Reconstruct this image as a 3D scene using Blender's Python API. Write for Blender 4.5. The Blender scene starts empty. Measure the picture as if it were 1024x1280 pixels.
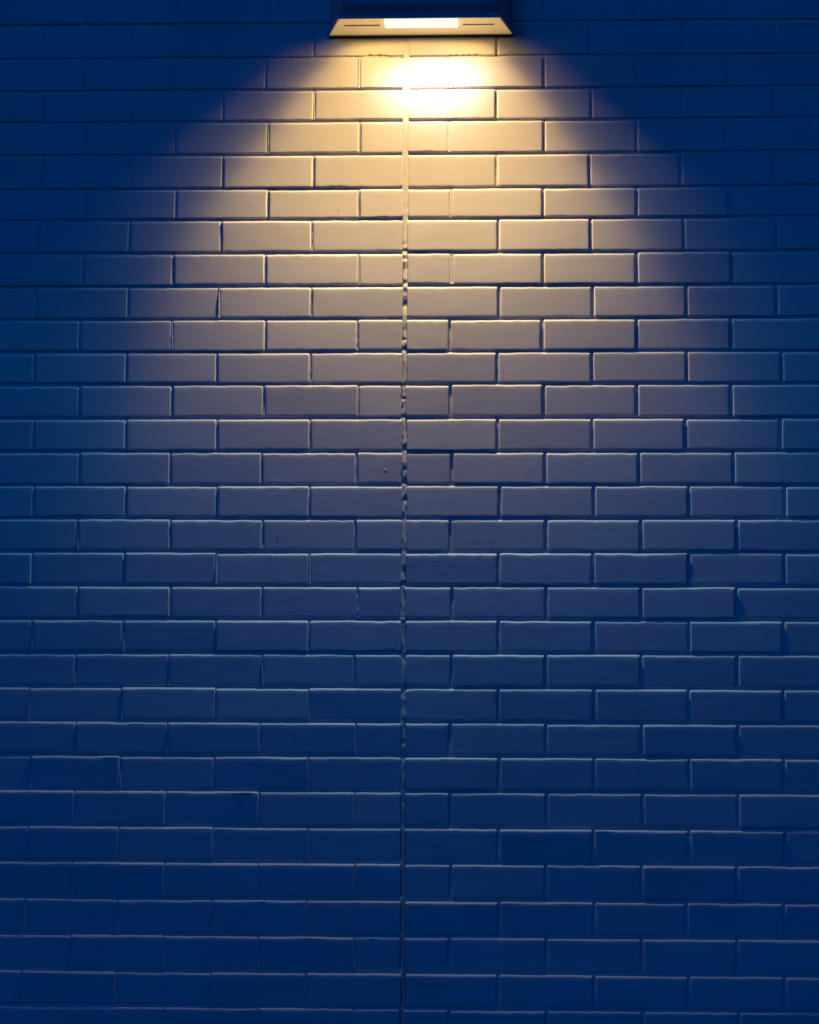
import bpy, math, random
import numpy as np
from mathutils import Matrix, Vector

random.seed(11)
rng = np.random.default_rng(11)
scene = bpy.context.scene
col = scene.collection

# ------------------------------------------------------------------ measured brickwork
# bed joint heights in mm above the pavement, top to bottom, and head joint
# positions in mm from the vertical control joint (row: {half-brick index: x})
LZ = [3290,3199,3113,3030,2942,2852,2771,2683,2596,2510,2425,2341,2254,2168,2082,1997,1912,1826,
      1741,1656,1570,1484,1399,1312,1223,1135,1045,956,867,781]
JW={0:{-5:-593,-7:-830,-3:-354,5:594,7:831},
1:{-8:-946,-6:-713,-4:-476,-2:-239,0:1,2:236,4:477,6:717,8:954},
2:{-7:-832,-5:-600,-3:-364,-1:-121,1:118,3:357,5:594,7:830},
3:{-8:-942,-6:-704,-4:-474,-2:-237,2:234,4:479,6:716,8:949},
4:{-7:-827,-5:-597,-3:-356,-1:-118,1:113,3:357,5:595,7:826},
5:{-8:-939,-6:-713,-4:-472,-2:-237,0:0,2:235,4:473,6:707,8:946},
6:{-7:-825,-5:-593,-3:-354,-1:-119,1:118,3:354,5:594,7:830},
7:{-6:-712,-4:-474,-2:-240,2:239,4:475,6:713,8:950},
8:{-5:-597,-3:-359,-1:-119,1:120,3:353,5:592,7:834},
9:{-8:-952,-6:-713,-4:-478,-2:-240,0:0,2:241,4:480,6:718,8:946},
10:{-7:-837,-5:-598,-3:-357,-1:-121,1:115,3:351,5:591,7:830},
11:{-8:-952,-6:-714,-4:-481,-2:-241,2:236,4:477,6:717,8:957},
12:{-7:-833,-5:-595,-3:-359,-1:-118,1:117,3:354,5:590,7:828,0:-3},
13:{-8:-950,-6:-712,-4:-478,-2:-240,2:237,4:477,6:712,8:951},
14:{-7:-830,-5:-597,-3:-363,-1:-121,1:121,3:357,5:594,7:832},
15:{-8:-946,-6:-709,-4:-476,-2:-240,0:1,2:242,4:480,6:719,8:960},
16:{-7:-832,-5:-594,-3:-359,-1:-123,1:117,3:359,5:598,7:838},
17:{-8:-946,-6:-710,-4:-476,-2:-239,2:239,4:477,6:717,8:956},
18:{-7:-827,-5:-591,-3:-358,-1:-116,1:122,3:359,5:597,7:835,0:-3},
19:{-8:-943,-6:-710,-4:-475,-2:-239,2:239,4:477,6:716,8:951},
20:{-3:-356,-1:-123,1:121,3:357,5:596,7:835},
21:{-8:-945,-6:-711,-4:-473,-2:-238,0:0,2:238,4:478,6:713,8:948},
22:{-3:-360,-1:-118,1:118,3:357,5:596,7:835},
23:{-8:-937,-6:-712,-4:-474,-2:-238,2:240,4:477,6:713,8:947},
24:{-7:-826,-5:-595,-3:-360,0:0,1:118,3:358,5:597,7:833},
25:{-8:-941,2:238,4:474,6:711,8:948},
26:{1:120,3:356,5:593,7:827},
27:{-2:-238,4:475,6:702,8:942},
28:{1:117,3:356,5:592,7:826},
29:{-8:-949,-4:-476,0:3,4:474,6:706,8:941},
30:{1:117,3:356,5:593,7:828}}

# tuning
BUMP_MM = .26
TOP_EASE = .8
DEPTH_SD = .00046
TILT_M = math.radians(.5)
LAP = 1.5
TILT_X, TILT_Z = math.radians(.28), math.radians(.11)
LENS = 1.25
PANEL_GLOW = .24  # added emission that lifts the brightness of the lamp's underside panel
POWER = 26.0
LAMP_COL = (1.0, .66, .24)
SKIRT_COL = (.38, .64, .95)
NEAR_COL = (1.0, .61, .12)
APEX = .165
TILT = [(0, .65), (.07, .57), (.10, .48), (.14, .43), (.3, .43), (1, .43)]
SPREAD = [(0, .22), (.07, .24), (.094, .31), (.14, .4), (.2, .42), (.25, .48), (.35, .50), (1, .5)]
SIDE = [(0, 1), (.22, .97), (.34, .85), (.42, .60), (.45, .40), (.48, .20), (.52, .09), (.585, .03), (.63, 0), (1, 0)]
SIDE2 = [(0, 1), (.2, 1), (.38, .95), (.48, .75), (.58, .35), (.66, 0), (1, 0)]
PROFILE = [(0, .0), (.026, .01), (.033, .20), (.042, .42), (.052, .46), (.061, .47), (.067, .54), (.078, .79), (.088, .98), (.104, 1.02), (.122, 1.03), (.137, 1.01),
           (.168, .76), (.27, .24), (.356, .125), (.415, .088), (.577, .040), (.75, .013), (.9, .005), (.98, .003), (1, .002)]
PROFILE2 = [(0, .0), (.03, .05), (.041, .20), (.05, .46), (.061, .52), (.078, .2), (.12, .06), (.2, .02), (.4, .0), (1, 0)]
HOT_B, HOT_W, HOT_S, HOT_SW, HOT_GAIN = .30, .66, .56, .19, .14
HOT_COL = (1.0, .80, .74)
SKIRT_COL = (.06, .76, 1.15)
NEAR_COL = (1.0, .60, .15)
SKY_TINT = (.0, .128, .85)
SKY_STRENGTH = .062
MOON = .27
MOON_COL = (.0, .128, 1.0)

HALF = 0.1187

def bed_z(i):
    """height of the bed joint under course i (course 0 is the topmost measured one)"""
    if 0 <= i < len(LZ):
        return LZ[i] / 1000
    if i < 0:
        return LZ[0] / 1000 - i * 0.0865
    return LZ[-1] / 1000 - (i - len(LZ) + 1) * 0.0875

_jc = {}
def head_x(r, k):
    if (r, k) in _jc:
        return _jc[(r, k)]
    d = JW.get(r, {})
    if k in d:
        v = d[k] / 1000
    elif k == 0:
        v = random.uniform(-.001, .001)
    else:
        near = [JW[q][k] / 1000 for q in (r - 2, r + 2, r - 4, r + 4) if k in JW.get(q, {})][:2]
        v = (sum(near) / len(near) if near else k * HALF) + random.uniform(-.0015, .0015)
    _jc[(r, k)] = v
    return v

# ------------------------------------------------------------------ small helpers
def node(nt, kind, **kw):
    n = nt.nodes.new(kind)
    for k, v in kw.items():
        setattr(n, k, v)
    return n

def mesh_object(name, verts, faces, mat, parent=None, smooth=True):
    me = bpy.data.meshes.new(name)
    me.from_pydata([tuple(map(float, v)) for v in verts], [], faces)
    me.update()
    if smooth:
        me.polygons.foreach_set('use_smooth', [True] * len(me.polygons))
    me.materials.append(mat)
    o = bpy.data.objects.new(name, me)
    col.objects.link(o)
    if parent:
        o.parent = parent
    return o

class MB:
    def __init__(self):
        self.v = []
        self.f = []
        self.n = 0
    def add(self, verts, faces):
        b = self.n
        self.v.append(np.asarray(verts, float))
        self.f.extend([tuple(i + b for i in f) for f in faces])
        self.n += len(verts)
    def verts(self):
        return np.concatenate(self.v)
    def grid(self, P):
        """P: (m, n, 3) array"""
        m, n = P.shape[:2]
        F = [(i * n + j, i * n + j + 1, (i + 1) * n + j + 1, (i + 1) * n + j) for i in range(m - 1) for j in range(n - 1)]
        self.add(P.reshape(-1, 3), F)

def wave(t, amp, freqs):
    """smooth 1-D noise made of sines with random phases"""
    s = np.zeros_like(t)
    for fr in freqs:
        s += rng.normal(0, 1) * np.sin(2 * np.pi * (fr * rng.uniform(.7, 1.3) * t + rng.random()))
    return s * amp / math.sqrt(len(freqs))

# ------------------------------------------------------------------ materials
def paint_material(name, base, rough, bump_mm, streak=1.0):
    m = bpy.data.materials.new(name)
    m.use_nodes = True
    nt = m.node_tree
    b = nt.nodes['Principled BSDF']
    tc = node(nt, 'ShaderNodeTexCoord')
    mp = node(nt, 'ShaderNodeMapping')
    mp.inputs['Scale'].default_value = (1, 1, 2.6 * streak)
    nt.links.new(tc.outputs['Object'], mp.inputs['Vector'])
    n1 = node(nt, 'ShaderNodeTexNoise')
    n1.inputs['Scale'].default_value = 14
    n1.inputs['Detail'].default_value = 4
    n2 = node(nt, 'ShaderNodeTexNoise')
    n2.inputs['Scale'].default_value = 120
    n2.inputs['Detail'].default_value = 3
    n3 = node(nt, 'ShaderNodeTexNoise')
    n3.inputs['Scale'].default_value = 3.0
    n3.inputs['Detail'].default_value = 5
    nt.links.new(mp.outputs[0], n1.inputs['Vector'])
    nt.links.new(mp.outputs[0], n2.inputs['Vector'])
    nt.links.new(tc.outputs['Object'], n3.inputs['Vector'])
    ramp = node(nt, 'ShaderNodeMapRange')
    ramp.inputs['From Min'].default_value = .3
    ramp.inputs['From Max'].default_value = .7
    ramp.inputs['To Min'].default_value = .93
    ramp.inputs['To Max'].default_value = 1.05
    nt.links.new(n3.outputs['Fac'], ramp.inputs['Value'])
    mul = node(nt, 'ShaderNodeVectorMath', operation='SCALE')
    mul.inputs[0].default_value = base
    nt.links.new(ramp.outputs[0], mul.inputs['Scale'])
    nt.links.new(mul.outputs[0], b.inputs['Base Color'])
    b.inputs['Roughness'].default_value = rough
    b.inputs['Specular IOR Level'].default_value = .3
    mix = node(nt, 'ShaderNodeMath', operation='MULTIPLY_ADD')
    nt.links.new(n2.outputs['Fac'], mix.inputs[0])
    mix.inputs[1].default_value = .16
    nt.links.new(n1.outputs['Fac'], mix.inputs[2])
    bp = node(nt, 'ShaderNodeBump')
    bp.inputs['Strength'].default_value = 1
    bp.inputs['Distance'].default_value = bump_mm / 1000
    nt.links.new(mix.outputs[0], bp.inputs['Height'])
    nt.links.new(bp.outputs[0], b.inputs['Normal'])
    return m

def plain_material(name, base, rough, metal=0.0, bump=0.0):
    m = bpy.data.materials.new(name)
    m.use_nodes = True
    nt = m.node_tree
    b = nt.nodes['Principled BSDF']
    tc = node(nt, 'ShaderNodeTexCoord')
    n = node(nt, 'ShaderNodeTexNoise')
    n.inputs['Scale'].default_value = 40
    n.inputs['Detail'].default_value = 5
    nt.links.new(tc.outputs['Object'], n.inputs['Vector'])
    r = node(nt, 'ShaderNodeMapRange')
    r.inputs['To Min'].default_value = .85
    r.inputs['To Max'].default_value = 1.1
    nt.links.new(n.outputs['Fac'], r.inputs['Value'])
    s = node(nt, 'ShaderNodeVectorMath', operation='SCALE')
    s.inputs[0].default_value = base
    nt.links.new(r.outputs[0], s.inputs['Scale'])
    nt.links.new(s.outputs[0], b.inputs['Base Color'])
    b.inputs['Roughness'].default_value = rough
    b.inputs['Metallic'].default_value = metal
    if bump:
        bp = node(nt, 'ShaderNodeBump')
        bp.inputs['Distance'].default_value = bump
        nt.links.new(n.outputs['Fac'], bp.inputs['Height'])
        nt.links.new(bp.outputs[0], b.inputs['Normal'])
    return m

WALL_PAINT = paint_material('wall_paint', (.60, .60, .61), .62, BUMP_MM)
SEAL_PAINT = paint_material('sealant_paint', (.60, .595, .59), .6, .35, .5)
LAMP_PAINT = plain_material('lamp_powder_coat', (.36, .37, .40), .45)
PANEL_PAINT = plain_material('panel_added_glow', (.90, .77, .50), .38)
_b = PANEL_PAINT.node_tree.nodes['Principled BSDF']          # underside panel, with a faint warm glow added to brighten it
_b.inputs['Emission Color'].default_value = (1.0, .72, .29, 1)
_b.inputs['Emission Strength'].default_value = PANEL_GLOW
GASKET = plain_material('black_rubber', (.008, .008, .009), .7)
SLOT_DARK = plain_material('slot_shadow_grey', (.10, .08, .06), .6)
PAVING = plain_material('asphalt', (.05, .05, .052), .9, 0, .004)

# ------------------------------------------------------------------ the brick wall
bw = MB()
RINGS = [(.0, .014), (.0, .0042), (.0004, .0024), (.0010, .0012), (.0018, .0005), (.0029, .0001), (.0042, .0), (.0090, .0)]
RINGS_FAR = [(.0, .012), (.0, .0045), (.0018, .0010), (.0045, .0)]

def brick(x0, x1, z0, z1, fine, rough_edge, lap=0.0):
    w, h = x1 - x0, z1 - z0
    cx, cz = (x0 + x1) / 2, (z0 + z1) / 2
    low = lap / math.radians(LAP)
    dy = float(np.clip(rng.normal(0, DEPTH_SD * (1 + .6 * low)), -.0012, .0014))
    tx = rng.normal(TILT_M + lap, TILT_X)
    tz = rng.normal(0, TILT_Z)
    if fine:
        nx, nz, rc, nc = max(8, int(w / .005)), 14, .0028, 3
    else:
        nx, nz, rc, nc = 1, 1, .003, 1
    # outline, counter-clockwise from bottom left, with outward normals
    pts, nrm = [], []
    def side(ax, az, bx, bz, n, nn):
        for i in range(n):
            t = i / n
            pts.append((ax + (bx - ax) * t, az + (bz - az) * t))
            nrm.append(nn)
    def corner(ccx, ccz, a0):
        for i in range(nc):
            a = a0 + (math.pi / 2) * (i / nc)
            pts.append((ccx + rc * math.cos(a), ccz + rc * math.sin(a)))
            nrm.append((math.cos(a), math.sin(a)))
    X0, X1, Z0, Z1 = -w / 2, w / 2, -h / 2, h / 2
    side(X0 + rc, Z0, X1 - rc, Z0, nx, (0, -1)); corner(X1 - rc, Z0 + rc, -math.pi / 2)
    side(X1, Z0 + rc, X1, Z1 - rc, nz, (1, 0)); corner(X1 - rc, Z1 - rc, 0)
    side(X1 - rc, Z1, X0 + rc, Z1, nx, (0, 1)); corner(X0 + rc, Z1 - rc, math.pi / 2)
    side(X0, Z1 - rc, X0, Z0 + rc, nz, (-1, 0)); corner(X0 + rc, Z0 + rc, math.pi)
    P = np.array(pts); N = np.array(nrm)
    n = len(P)
    t = np.arange(n) / n
    if fine:
        off = wave(t, .00026, (3, 6, 11, 19)) + wave(t, .00018, (30, 44))
        if rough_edge:                                   # crumbly lower arris
            a = rng.uniform(0, .30); b = a + rng.uniform(.05, .18)
            mask = np.clip(np.minimum((t - a) / .02, (b - t) / .02), 0, 1)
            off = off - mask * np.abs(wave(t, .0016, (25, 38, 60)))
        ybev = wave(t, .00013, (5, 9, 16)) + wave(t, .00012 + .0003 * low, (2, 4.5))
        bs = np.clip(1 + wave(t, .15, (3, 7, 12)), .5, 1.7) * (.85 + TOP_EASE * np.clip(N[:, 1], 0, 1))
    else:
        off = np.zeros(n); ybev = np.zeros(n); bs = np.ones(n)
    V = []
    rings = RINGS if fine else RINGS_FAR
    for k, (ins, y) in enumerate(rings):
        fade = (1, 1, 1, 1, .9, .8, .6, .25)[k] if fine else 1
        Q = P * np.stack([1 - 2 * ins * bs / w, 1 - 2 * ins * bs / h], 1) + N * (off * fade)[:, None]
        yy = y * (1 + .5 * TOP_EASE * np.clip(N[:, 1], 0, 1) * (1 if 2 <= k <= 5 else 0)) + ybev * (1 if 1 <= k <= 4 else 0)
        yy = yy + dy - math.tan(tx) * Q[:, 1] + math.tan(tz) * Q[:, 0]
        V.append(np.stack([cx + Q[:, 0], yy, cz + Q[:, 1]], 1))
    F = []
    for k in range(len(rings) - 1):
        for i in range(n):
            j = (i + 1) % n
            F.append((k * n + i, k * n + j, (k + 1) * n + j, (k + 1) * n + i))
    last = (len(rings) - 1) * n
    F.append(tuple(last + i for i in range(n)))
    bw.add(np.concatenate(V), F)

BED = .0066
K = 34
ROWS = range(-20, 39)
def head_gap(r, k):
    if k == 0:
        return .0118
    rnd = random.Random(r * 131 + k)
    if k < 0:
        return rnd.uniform(.0036, .0050) if r < 20 else rnd.uniform(.0020, .0034)
    return rnd.uniform(.0062, .0084) if r > 7 else rnd.uniform(.0048, .0062)

kept = {}                                               # head joints not brushed completely full of paint
for r in ROWS:
    zt, zb = bed_z(r - 1) - BED / 2, bed_z(r) + BED / 2
    if zt < 0.02:
        continue
    zb = max(zb, -.05)
    ks = [k for k in range(-K, K + 1) if (k % 2 == (0 if r % 2 else 1)) or k == 0]
    fr = random.Random(r * 919 + 5)
    pj = 0
    ks = [k for k in ks if k in (0, -K, K) or not (fr.random() < (pj if k < 0 else 0))]
    kept[r] = set(ks)
    for ka, kb in zip(ks, ks[1:]):
        x0 = head_x(r, ka) + head_gap(r, ka) / 2
        x1 = head_x(r, kb) - head_gap(r, kb) / 2
        fine = (-1 <= r <= 31) and x1 > -1.25 and x0 < 1.25
        sk = lambda: rng.normal(0, .0006)
        brick(x0, x1, zb + sk(), zt + sk(), fine, rng.random() < .16, math.radians(LAP) * min(1, max(0, (r - 9) / 16)))

# mortar: raked bed joints, head joints of varying fill
def fbm_line(x, amp, base):
    return wave(x, amp, (base, base * 2.1, base * 4.3, base * 9))

for i in range(-1, 31):
    z = bed_z(i)
    xs = np.arange(-1.45, 1.45, .007)
    d = .0058 + fbm_line(xs, .0006, 1.2)
    rows = []
    for q, (dz, dd) in enumerate([(-.0075, .0012), (-.004, .0), (0, .0006), (.004, .0), (.0075, .0012)]):
        rows.append(np.stack([xs, d + dd + fbm_line(xs, .0003, 8), np.full_like(xs, z + dz)], 1))
    bw.grid(np.stack(rows))
for r in range(-1, 32):
    zt, zb = bed_z(r - 1), bed_z(r)
    for k in range(-12, 13):
        if k == 0 or k % 2 != (0 if r % 2 else 1) or k not in kept[r]:
            continue
        x = head_x(r, k)
        rnd = random.Random(r * 77 + k * 13)
        g = head_gap(r, k)
        if k < 0:
            d0 = rnd.uniform(.0012, .0026)
            pf = 0.04 + max(0, (r - 15)) * .09
            if rnd.random() < pf:
                d0 = rnd.uniform(-.0003, .0002)          # brushed full of paint
        else:
            d0 = rnd.uniform(.0032, .0050) if r > 7 else rnd.uniform(.0018, .0036)
            if (r, k) in ((2, 1), (4, 1), (6, 1), (8, 1)):
                d0 = .0004
        zs = np.linspace(zb + .004, zt - .004, 16)
        d = d0 + fbm_line(zs * 1.0, .00025, 14)
        lean = rnd.gauss(0, .0006)
        rows = []
        for q, (dx, dd) in enumerate([(-g * .75, .0010), (-g * .42, .0001), (0, .0004), (g * .42, .0001), (g * .75, .0010)]):
            rows.append(np.stack([x + dx + (zs - zs.mean()) / .04 * lean, d + dd + fbm_line(zs, .00012, 30), zs], 1))
        bw.grid(np.stack(rows))

# the rest of the wall's body behind the facing bricks
def box(mb, x0, x1, y0, y1, z0, z1):
    v = [(x, y, z) for x in (x0, x1) for y in (y0, y1) for z in (z0, z1)]
    mb.add(v, [(0, 1, 3, 2), (4, 6, 7, 5), (0, 4, 5, 1), (2, 3, 7, 6), (0, 2, 6, 4), (1, 5, 7, 3)])
WL, WR = head_x(1, -K), head_x(1, K)
box(bw, WL, WR, .0085, .23, -.05, bed_z(-21))

# paint drips, grit and small nubs caught under the paint
def nub(x, z, rad, hgt, mb=bw):
    n = 8
    v = [(x, -hgt, z)]
    for q, (s, y) in enumerate(((.5, -.8 * hgt), (.85, -.35 * hgt), (1.1, .0012))):
        for i in range(n):
            a = 2 * math.pi * i / n
            rr = rad * s * random.uniform(.85, 1.15)
            v.append((x + rr * math.cos(a), y, z + rr * math.sin(a)))
    f = [(0, 1 + (i + 1) % n, 1 + i) for i in range(n)]
    for q in range(2):
        for i in range(n):
            a, b = 1 + q * n + i, 1 + q * n + (i + 1) % n
            f.append((a, b, b + n, a + n))
    mb.add(v, f)
for (x, z, rad, h) in [(-.2146, 2.9096, .0018, .0012), (-.0474, 2.121, .0030, .0008), (-.043, 2.118, .0018, .0005),
                       (-.7983, 2.9897, .0015, .0012)]:
    nub(x, z, rad, h)
for i in range(60):
    nub(random.uniform(-1.1, 1.1), random.uniform(.75, 3.3), random.uniform(.0006, .0013), random.uniform(.0003, .0007))

wall = mesh_object('brick_wall', bw.verts(), bw.f, WALL_PAINT)
wall['label'] = 'tall painted brick wall in running bond with a vertical control joint, washed by lamplight'
wall['category'] = 'wall'
wall['kind'] = 'thing'

# vertical control joint: filled flush at the top, lumpy in the middle, a bead below
sb = MB()
zs = np.arange(.0, bed_z(-21), .0025)
cz = np.array([bed_z(i) for i in range(-21, 40)][::-1])
cx = np.array([head_x(i, 0) for i in range(-21, 40)][::-1])
xc = np.interp(zs, cz, cx)
top = np.clip((zs - 2.62) / .25, 0, 1)                  # 1 where smooth and full
low = np.clip((1.40 - zs) / .25, 0, 1)                  # 1 where a clean bead
mid = np.clip(1 - top - low, 0, 1)
def smooth_noise(n, step):
    m = int(n / step) + 4
    return np.interp(np.arange(n) / step, np.arange(m), rng.normal(0, 1, m))
pits = np.zeros_like(zs)                               # deeper where the bed joints run into it
for zc in cz:
    pits = np.maximum(pits, rng.uniform(.0, .0032) * np.exp(-((zs - zc - rng.normal(.003, .004)) / rng.uniform(.003, .009)) ** 2))
for i in range(26):
    pits = np.maximum(pits, rng.uniform(.0, .0018) * np.exp(-((zs - rng.uniform(1.2, 2.8)) / rng.uniform(.003, .009)) ** 2))
cols = []
us = np.linspace(-1, 1, 11)
n = len(zs)
facA, facB, facC = smooth_noise(n, 8), smooth_noise(n, 6.5), smooth_noise(n, 9)
sway = smooth_noise(n, 14)
for u in us:
    half = .0096 * top + .0072 * mid + .0042 * low
    shift = .0000 * top + .0008 * sway * mid + .0014 * low
    base = .0007 * top + .0005 * mid + .0012 * low
    convex = (u * u) * (.0003 * top + .0022 * mid + .0048 * low)
    lump = mid * (.00055 * facA + .0007 * u * facB + .0005 * (u * u - .4) * facC + .00015 * smooth_noise(n, 4) + pits) + top * .0003 * smooth_noise(n, 8) + low * .0002 * smooth_noise(n, 16)
    lump = np.clip(lump, -.0022, .006)
    edge = .008 if abs(u) > .99 else 0
    cols.append(np.stack([xc + shift + u * half, base + convex + lump + edge, zs], 1))
sb.grid(np.stack(cols))
seal = mesh_object('control_joint', sb.verts(), sb.f, SEAL_PAINT, wall)
seal['label'] = 'lumpy painted filler in the vertical joint of the brick wall'

# ------------------------------------------------------------------ the wall lamp
LX, LZ0 = .0385, 3.254
lamp = bpy.data.objects.new('wall_lamp', None)
lamp.empty_display_size = .1
lamp.location = (LX, 0, LZ0)
lamp['label'] = 'wedge shaped metal wall lamp, lit, throwing a warm cone of light down the bricks'
lamp['category'] = 'lamp'
col.objects.link(lamp)

def prism(mb, levels, cap_top=True, cap_bottom=True):
    """levels: list of (z, back_half_width, front_half_width, y_back, y_front, round) in lamp space"""
    idx = []
    for (z, wb, wf, yb, yf) in levels:
        c = .006                                          # small corner chamfers
        dx, dy = wf - wb, yf - yb
        ln = math.hypot(dx, dy)
        ex, ey = dx / ln * c, dy / ln * c
        ring = [(-wb, yb), (-wf - ex, yf - ey), (-wf - ex * .3 + c * .28, yf + .0016 - .0016), (-wf + c, yf),
                (wf - c, yf), (wf + ex * .3 - c * .28, yf), (wf + ex, yf - ey), (wb, yb)]
        ring = [(-wb, yb), (-wf - ex, yf - ey), (-wf + c, yf), (wf - c, yf), (wf + ex, yf - ey), (wb, yb)]
        idx.append([(x, y, z) for x, y in ring])
    n = len(idx[0])
    v = [p for ring in idx for p in ring]
    f = []
    for k in range(len(idx) - 1):
        for i in range(n):
            j = (i + 1) % n
            f.append((k * n + i, (k + 1) * n + i, (k + 1) * n + j, k * n + j))
    if cap_bottom:
        f.append(tuple(range(n)))
    if cap_top:
        f.append(tuple((len(idx) - 1) * n + i for i in reversed(range(n))))
    mb.add(v, f)

YB, YF = -.004, -.131
hb = MB()
prism(hb, [(.0135, .2375, .2030, YB, YF + .003), (.0145, .2350, .1960, YB, YF + .019), (.034, .2360, .2000, YB, YF + .005),
           (.037, .2360, .2005, YB, YF + .003), (.150, .2330, .1960, YB, YF + .010), (.158, .2300, .1930, YB, YF + .016)])
housing = mesh_object('housing', hb.verts(), hb.f, LAMP_PAINT, lamp, smooth=False)
# lower rim: a hollow frame round the underside opening
rb = MB()
def frame_ring(mb, z0, z1, t):
    out = [(-.2395, YB), (-.2055, YF), (.2055, YF), (.2395, YB)]
    inn = [(-.2395 + t * 1.06, YB - .003), (-.2055 + t * .9, YF + t), (.2055 - t * .9, YF + t), (.2395 - t * 1.06, YB - .003)]
    v = [(x, y, z) for z in (z0, z1) for ring in (out, inn) for x, y in ring]
    f = []
    for i in range(4):
        j = (i + 1) % 4
        f += [(i, i + 8, j + 8, j), (4 + i, 4 + j, 12 + j, 12 + i), (i, j, 4 + j, 4 + i), (8 + i, 12 + i, 12 + j, 8 + j)]
    mb.add(v, f)
frame_ring(rb, .0, .0135, .0022)
rim = mesh_object('rim', rb.verts(), rb.f, LAMP_PAINT, lamp, smooth=False)
# underside panel set just inside the rim
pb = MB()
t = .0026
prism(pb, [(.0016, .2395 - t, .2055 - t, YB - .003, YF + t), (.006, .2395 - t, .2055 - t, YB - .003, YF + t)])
panel = mesh_object('underside_panel', pb.verts(), pb.f, PANEL_PAINT, lamp, smooth=False)
# lit lens
db = MB()
DX0, DX1, DY0, DY1 = -.0895, .0985, -.124, -.076
v, f = [], []
nx = 12
for k, (ins, z) in enumerate([(0, .003), (.0006, -.004), (.003, -.0065)]):
    c = .0022
    ring = []
    for (ccx, ccy, a0) in [(DX1 - c, DY0 + c, -90), (DX1 - c, DY1 - c, 0), (DX0 + c, DY1 - c, 90), (DX0 + c, DY0 + c, 180)]:
        for i in range(5):
            a = math.radians(a0 + 90 * i / 4)
            ring.append((ccx + (c - ins) * math.cos(a), ccy + (c - ins) * math.sin(a), z))
    v += ring
n = 20
for k in range(2):
    for i in range(n):
        j = (i + 1) % n
        f.append((k * n + i, (k + 1) * n + i, (k + 1) * n + j, k * n + j))
f.append(tuple(2 * n + i for i in reversed(range(n))))
db.add(v, f)
dm = bpy.data.materials.new('lit_lens')
dm.use_nodes = True
nt = dm.node_tree
nt.nodes.remove(nt.nodes['Principled BSDF'])
em = node(nt, 'ShaderNodeEmission')
em.inputs['Color'].default_value = (1.0, .91, .73, 1)
em.inputs['Strength'].default_value = LENS
nt.links.new(em.outputs[0], nt.nodes['Material Output'].inputs['Surface'])
lens = mesh_object('lens', db.verts(), db.f, dm, lamp, smooth=False)
# a narrow slot either side of the lens
for (x0, x1) in ((-.193, -.102), (.110, .190)):
    s = MB()
    box(s, x0, x1, -.0815, -.0755, .0004, .004)
    mesh_object('slot', s.verts(), s.f, SLOT_DARK, lamp, smooth=False)
# black gasket between the lamp and the bricks
gb = MB()
box(gb, -.2392, .2392, -.0038, .0040, -.0052, .006)
mesh_object('gasket', gb.verts(), gb.f, GASKET, lamp, smooth=False)

# ------------------------------------------------------------------ pavement below the frame
g = MB()
g.grid(np.array([[(x, y, -.001) for x in (-60, 60)] for y in (.3, -80)], float))
pav = mesh_object('pavement', g.verts(), g.f, PAVING, smooth=False)
pav['kind'] = 'structure'

# ------------------------------------------------------------------ lamp light with the fitting's own beam shape
ld = bpy.data.lights.new('lamp_beam', 'AREA')
ld.shape = 'RECTANGLE'
ld.size, ld.size_y = .17, .03
ld.energy = POWER
ld.color = (1, 1, 1)
ld.use_nodes = True
nt = ld.node_tree
em = next(n for n in nt.nodes if n.type == 'EMISSION')
geo = node(nt, 'ShaderNodeNewGeometry')
sep = node(nt, 'ShaderNodeSeparateXYZ')
nt.links.new(geo.outputs['Incoming'], sep.inputs[0])
def math_n(op, a, b=None, c=None):
    n = node(nt, 'ShaderNodeMath', operation=op)
    for i, s in enumerate((a, b, c)):
        if s is None:
            continue
        if hasattr(s, 'node'):
            nt.links.new(s, n.inputs[i])
        else:
            n.inputs[i].default_value = s
    return n.outputs[0]
def curve(sock, pts):
    n = node(nt, 'ShaderNodeFloatCurve')
    c = n.mapping.curves[0]
    while len(c.points) > 2:
        c.points.remove(c.points[1])
    c.points[0].location = pts[0]
    c.points[1].location = pts[-1]
    for p in pts[1:-1]:
        c.points.new(*p)
    for p in c.points:
        p.handle_type = 'AUTO_CLAMPED'
    n.mapping.update()
    nt.links.new(sock, n.inputs['Value'])
    return n.outputs[0]
dx, dy, dz = sep.outputs
down = math_n('MULTIPLY', dz, -1.0)
pos = math_n('MAXIMUM', dy, 0.0)
beta = math_n('ARCTAN2', dx, down)
# the fitting's side cheeks cut the beam along straight lines: follow the ray to
# the wall plane and measure its angle from the point where the cut lines meet
sp = node(nt, 'ShaderNodeSeparateXYZ')
nt.links.new(geo.outputs['Position'], sp.inputs[0])
reach = math_n('DIVIDE', math_n('MULTIPLY', sp.outputs[1], -1.0), math_n('MAXIMUM', dy, .01))
hx = math_n('SUBTRACT', math_n('MULTIPLY_ADD', dx, reach, sp.outputs[0]), LX + .0045)
hz = math_n('SUBTRACT', LZ0 + APEX, math_n('MULTIPLY_ADD', dz, reach, sp.outputs[2]))
cut = math_n('ARCTAN2', hx, hz)
tilt = math_n('MULTIPLY_ADD', curve(pos, TILT), .4, -.2)
spread = math_n('ADD', curve(pos, SPREAD), .6)
off = math_n('ABSOLUTE', math_n('SUBTRACT', cut, tilt))
side = curve(math_n('DIVIDE', math_n('DIVIDE', off, spread), math.pi / 2), SIDE)
side2 = curve(math_n('DIVIDE', off, math.pi / 2), SIDE2)
lam = math_n('DIVIDE', 1.0, math_n('MAXIMUM', down, .12))
prof = curve(pos, PROFILE)
prof2 = curve(pos, PROFILE2)
gx = math_n('DIVIDE', math_n('SUBTRACT', beta, HOT_B), HOT_W)
gauss = math_n('EXPONENT', math_n('MULTIPLY', math_n('MULTIPLY', gx, gx), -1.0))
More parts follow.
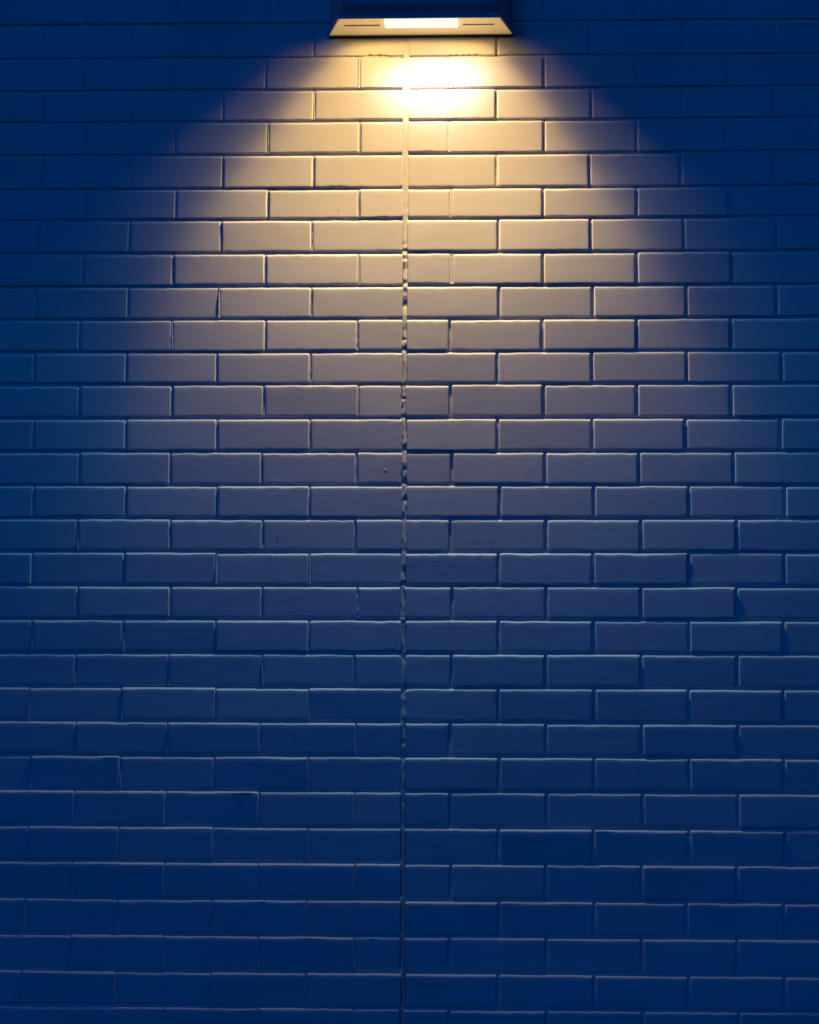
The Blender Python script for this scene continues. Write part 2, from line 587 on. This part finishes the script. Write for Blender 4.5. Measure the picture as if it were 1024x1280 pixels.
gs = math_n('DIVIDE', math_n('SUBTRACT', dy, HOT_S), HOT_SW)
gauss2 = math_n('EXPONENT', math_n('MULTIPLY', math_n('MULTIPLY', gs, gs), -1.0))
total = math_n('MULTIPLY', math_n('MULTIPLY', side, prof), lam)
hot = math_n('MULTIPLY', math_n('MULTIPLY', gauss, gauss2), HOT_GAIN)
warm = curve(pos, [(0, 0), (.10, 0), (.17, .6), (.28, 1), (1, 1)])
both0 = node(nt, 'ShaderNodeVectorMath', operation='ADD')
skirt = math_n('MULTIPLY', side2, prof2)
def scaled(colour, sock):
    n = node(nt, 'ShaderNodeVectorMath', operation='SCALE')
    n.inputs[0].default_value = colour
    nt.links.new(sock, n.inputs['Scale'])
    return n.outputs[0]
both = node(nt, 'ShaderNodeVectorMath', operation='ADD')          # warm core and cooler skirt of the beam
nt.links.new(scaled(LAMP_COL, math_n('MULTIPLY', total, math_n('SUBTRACT', 1.0, warm))), both0.inputs[0])
nt.links.new(scaled(NEAR_COL, math_n('MULTIPLY', total, warm)), both0.inputs[1])
nt.links.new(both0.outputs[0], both.inputs[0])
nt.links.new(scaled(SKIRT_COL, skirt), both.inputs[1])
both2 = node(nt, 'ShaderNodeVectorMath', operation='ADD')
nt.links.new(both.outputs[0], both2.inputs[0])
nt.links.new(scaled(HOT_COL, hot), both2.inputs[1])
nt.links.new(both2.outputs[0], em.inputs['Color'])
em.inputs['Strength'].default_value = 1.0
lo = bpy.data.objects.new('lamp_beam', ld)
lo.location = (.0045, -.092, -.010)
lo.parent = lamp
col.objects.link(lo)

# ------------------------------------------------------------------ dusk sky and a faint moon
w = bpy.data.worlds.new('World')
scene.world = w
w.use_nodes = True
wt = w.node_tree
bg = wt.nodes['Background']
sky = wt.nodes.new('ShaderNodeTexSky')
sky.sky_type = 'NISHITA'
sky.sun_disc = False
sky.sun_elevation = math.radians(6)
sky.sun_rotation = math.radians(200)
tint = wt.nodes.new('ShaderNodeVectorMath')
tint.operation = 'MULTIPLY'
tint.inputs[1].default_value = SKY_TINT
wt.links.new(sky.outputs[0], tint.inputs[0])
wt.links.new(tint.outputs[0], bg.inputs['Color'])
bg.inputs['Strength'].default_value = SKY_STRENGTH

sd = bpy.data.lights.new('moonlight', 'SUN')
sd.energy = MOON
sd.color = MOON_COL
sd.angle = math.radians(11)
so = bpy.data.objects.new('moonlight', sd)
d = Vector((.62, 1.0, -.5))
so.rotation_euler = d.to_track_quat('-Z', 'Y').to_euler()
so.location = (-3, -4, 6)
col.objects.link(so)

# ------------------------------------------------------------------ camera
cam = bpy.data.cameras.new('camera')
cam.sensor_fit = 'VERTICAL'
cam.sensor_height = 36
cam.lens = 2381.11 / 1280 * 36
cam.clip_start = .05
cam.clip_end = 500
co = bpy.data.objects.new('camera', cam)
R = ((0.999384275298779, -0.03508557729172578, -0.000269354117204669),
     (0.034897627966036654, 0.9947678146744209, -0.09601640719283838),
     (0.0036367358823833932, 0.09594788769943395, 0.9953797149822466))
m = Matrix(((R[0][0], R[0][2], -R[0][1], .18332627), (R[1][0], R[1][2], -R[1][1], -4.8),
            (R[2][0], R[2][2], -R[2][1], 1.55), (0, 0, 0, 1)))
co.matrix_world = m
col.objects.link(co)
scene.camera = co

scene.render.engine = 'CYCLES'
scene.cycles.use_denoising = True
scene.cycles.filter_width = 1.6
scene.cycles.sample_clamp_indirect = 3
scene.view_settings.view_transform = 'Standard'
scene.view_settings.look = 'None'
scene.view_settings.exposure = 0
scene.view_settings.gamma = 1
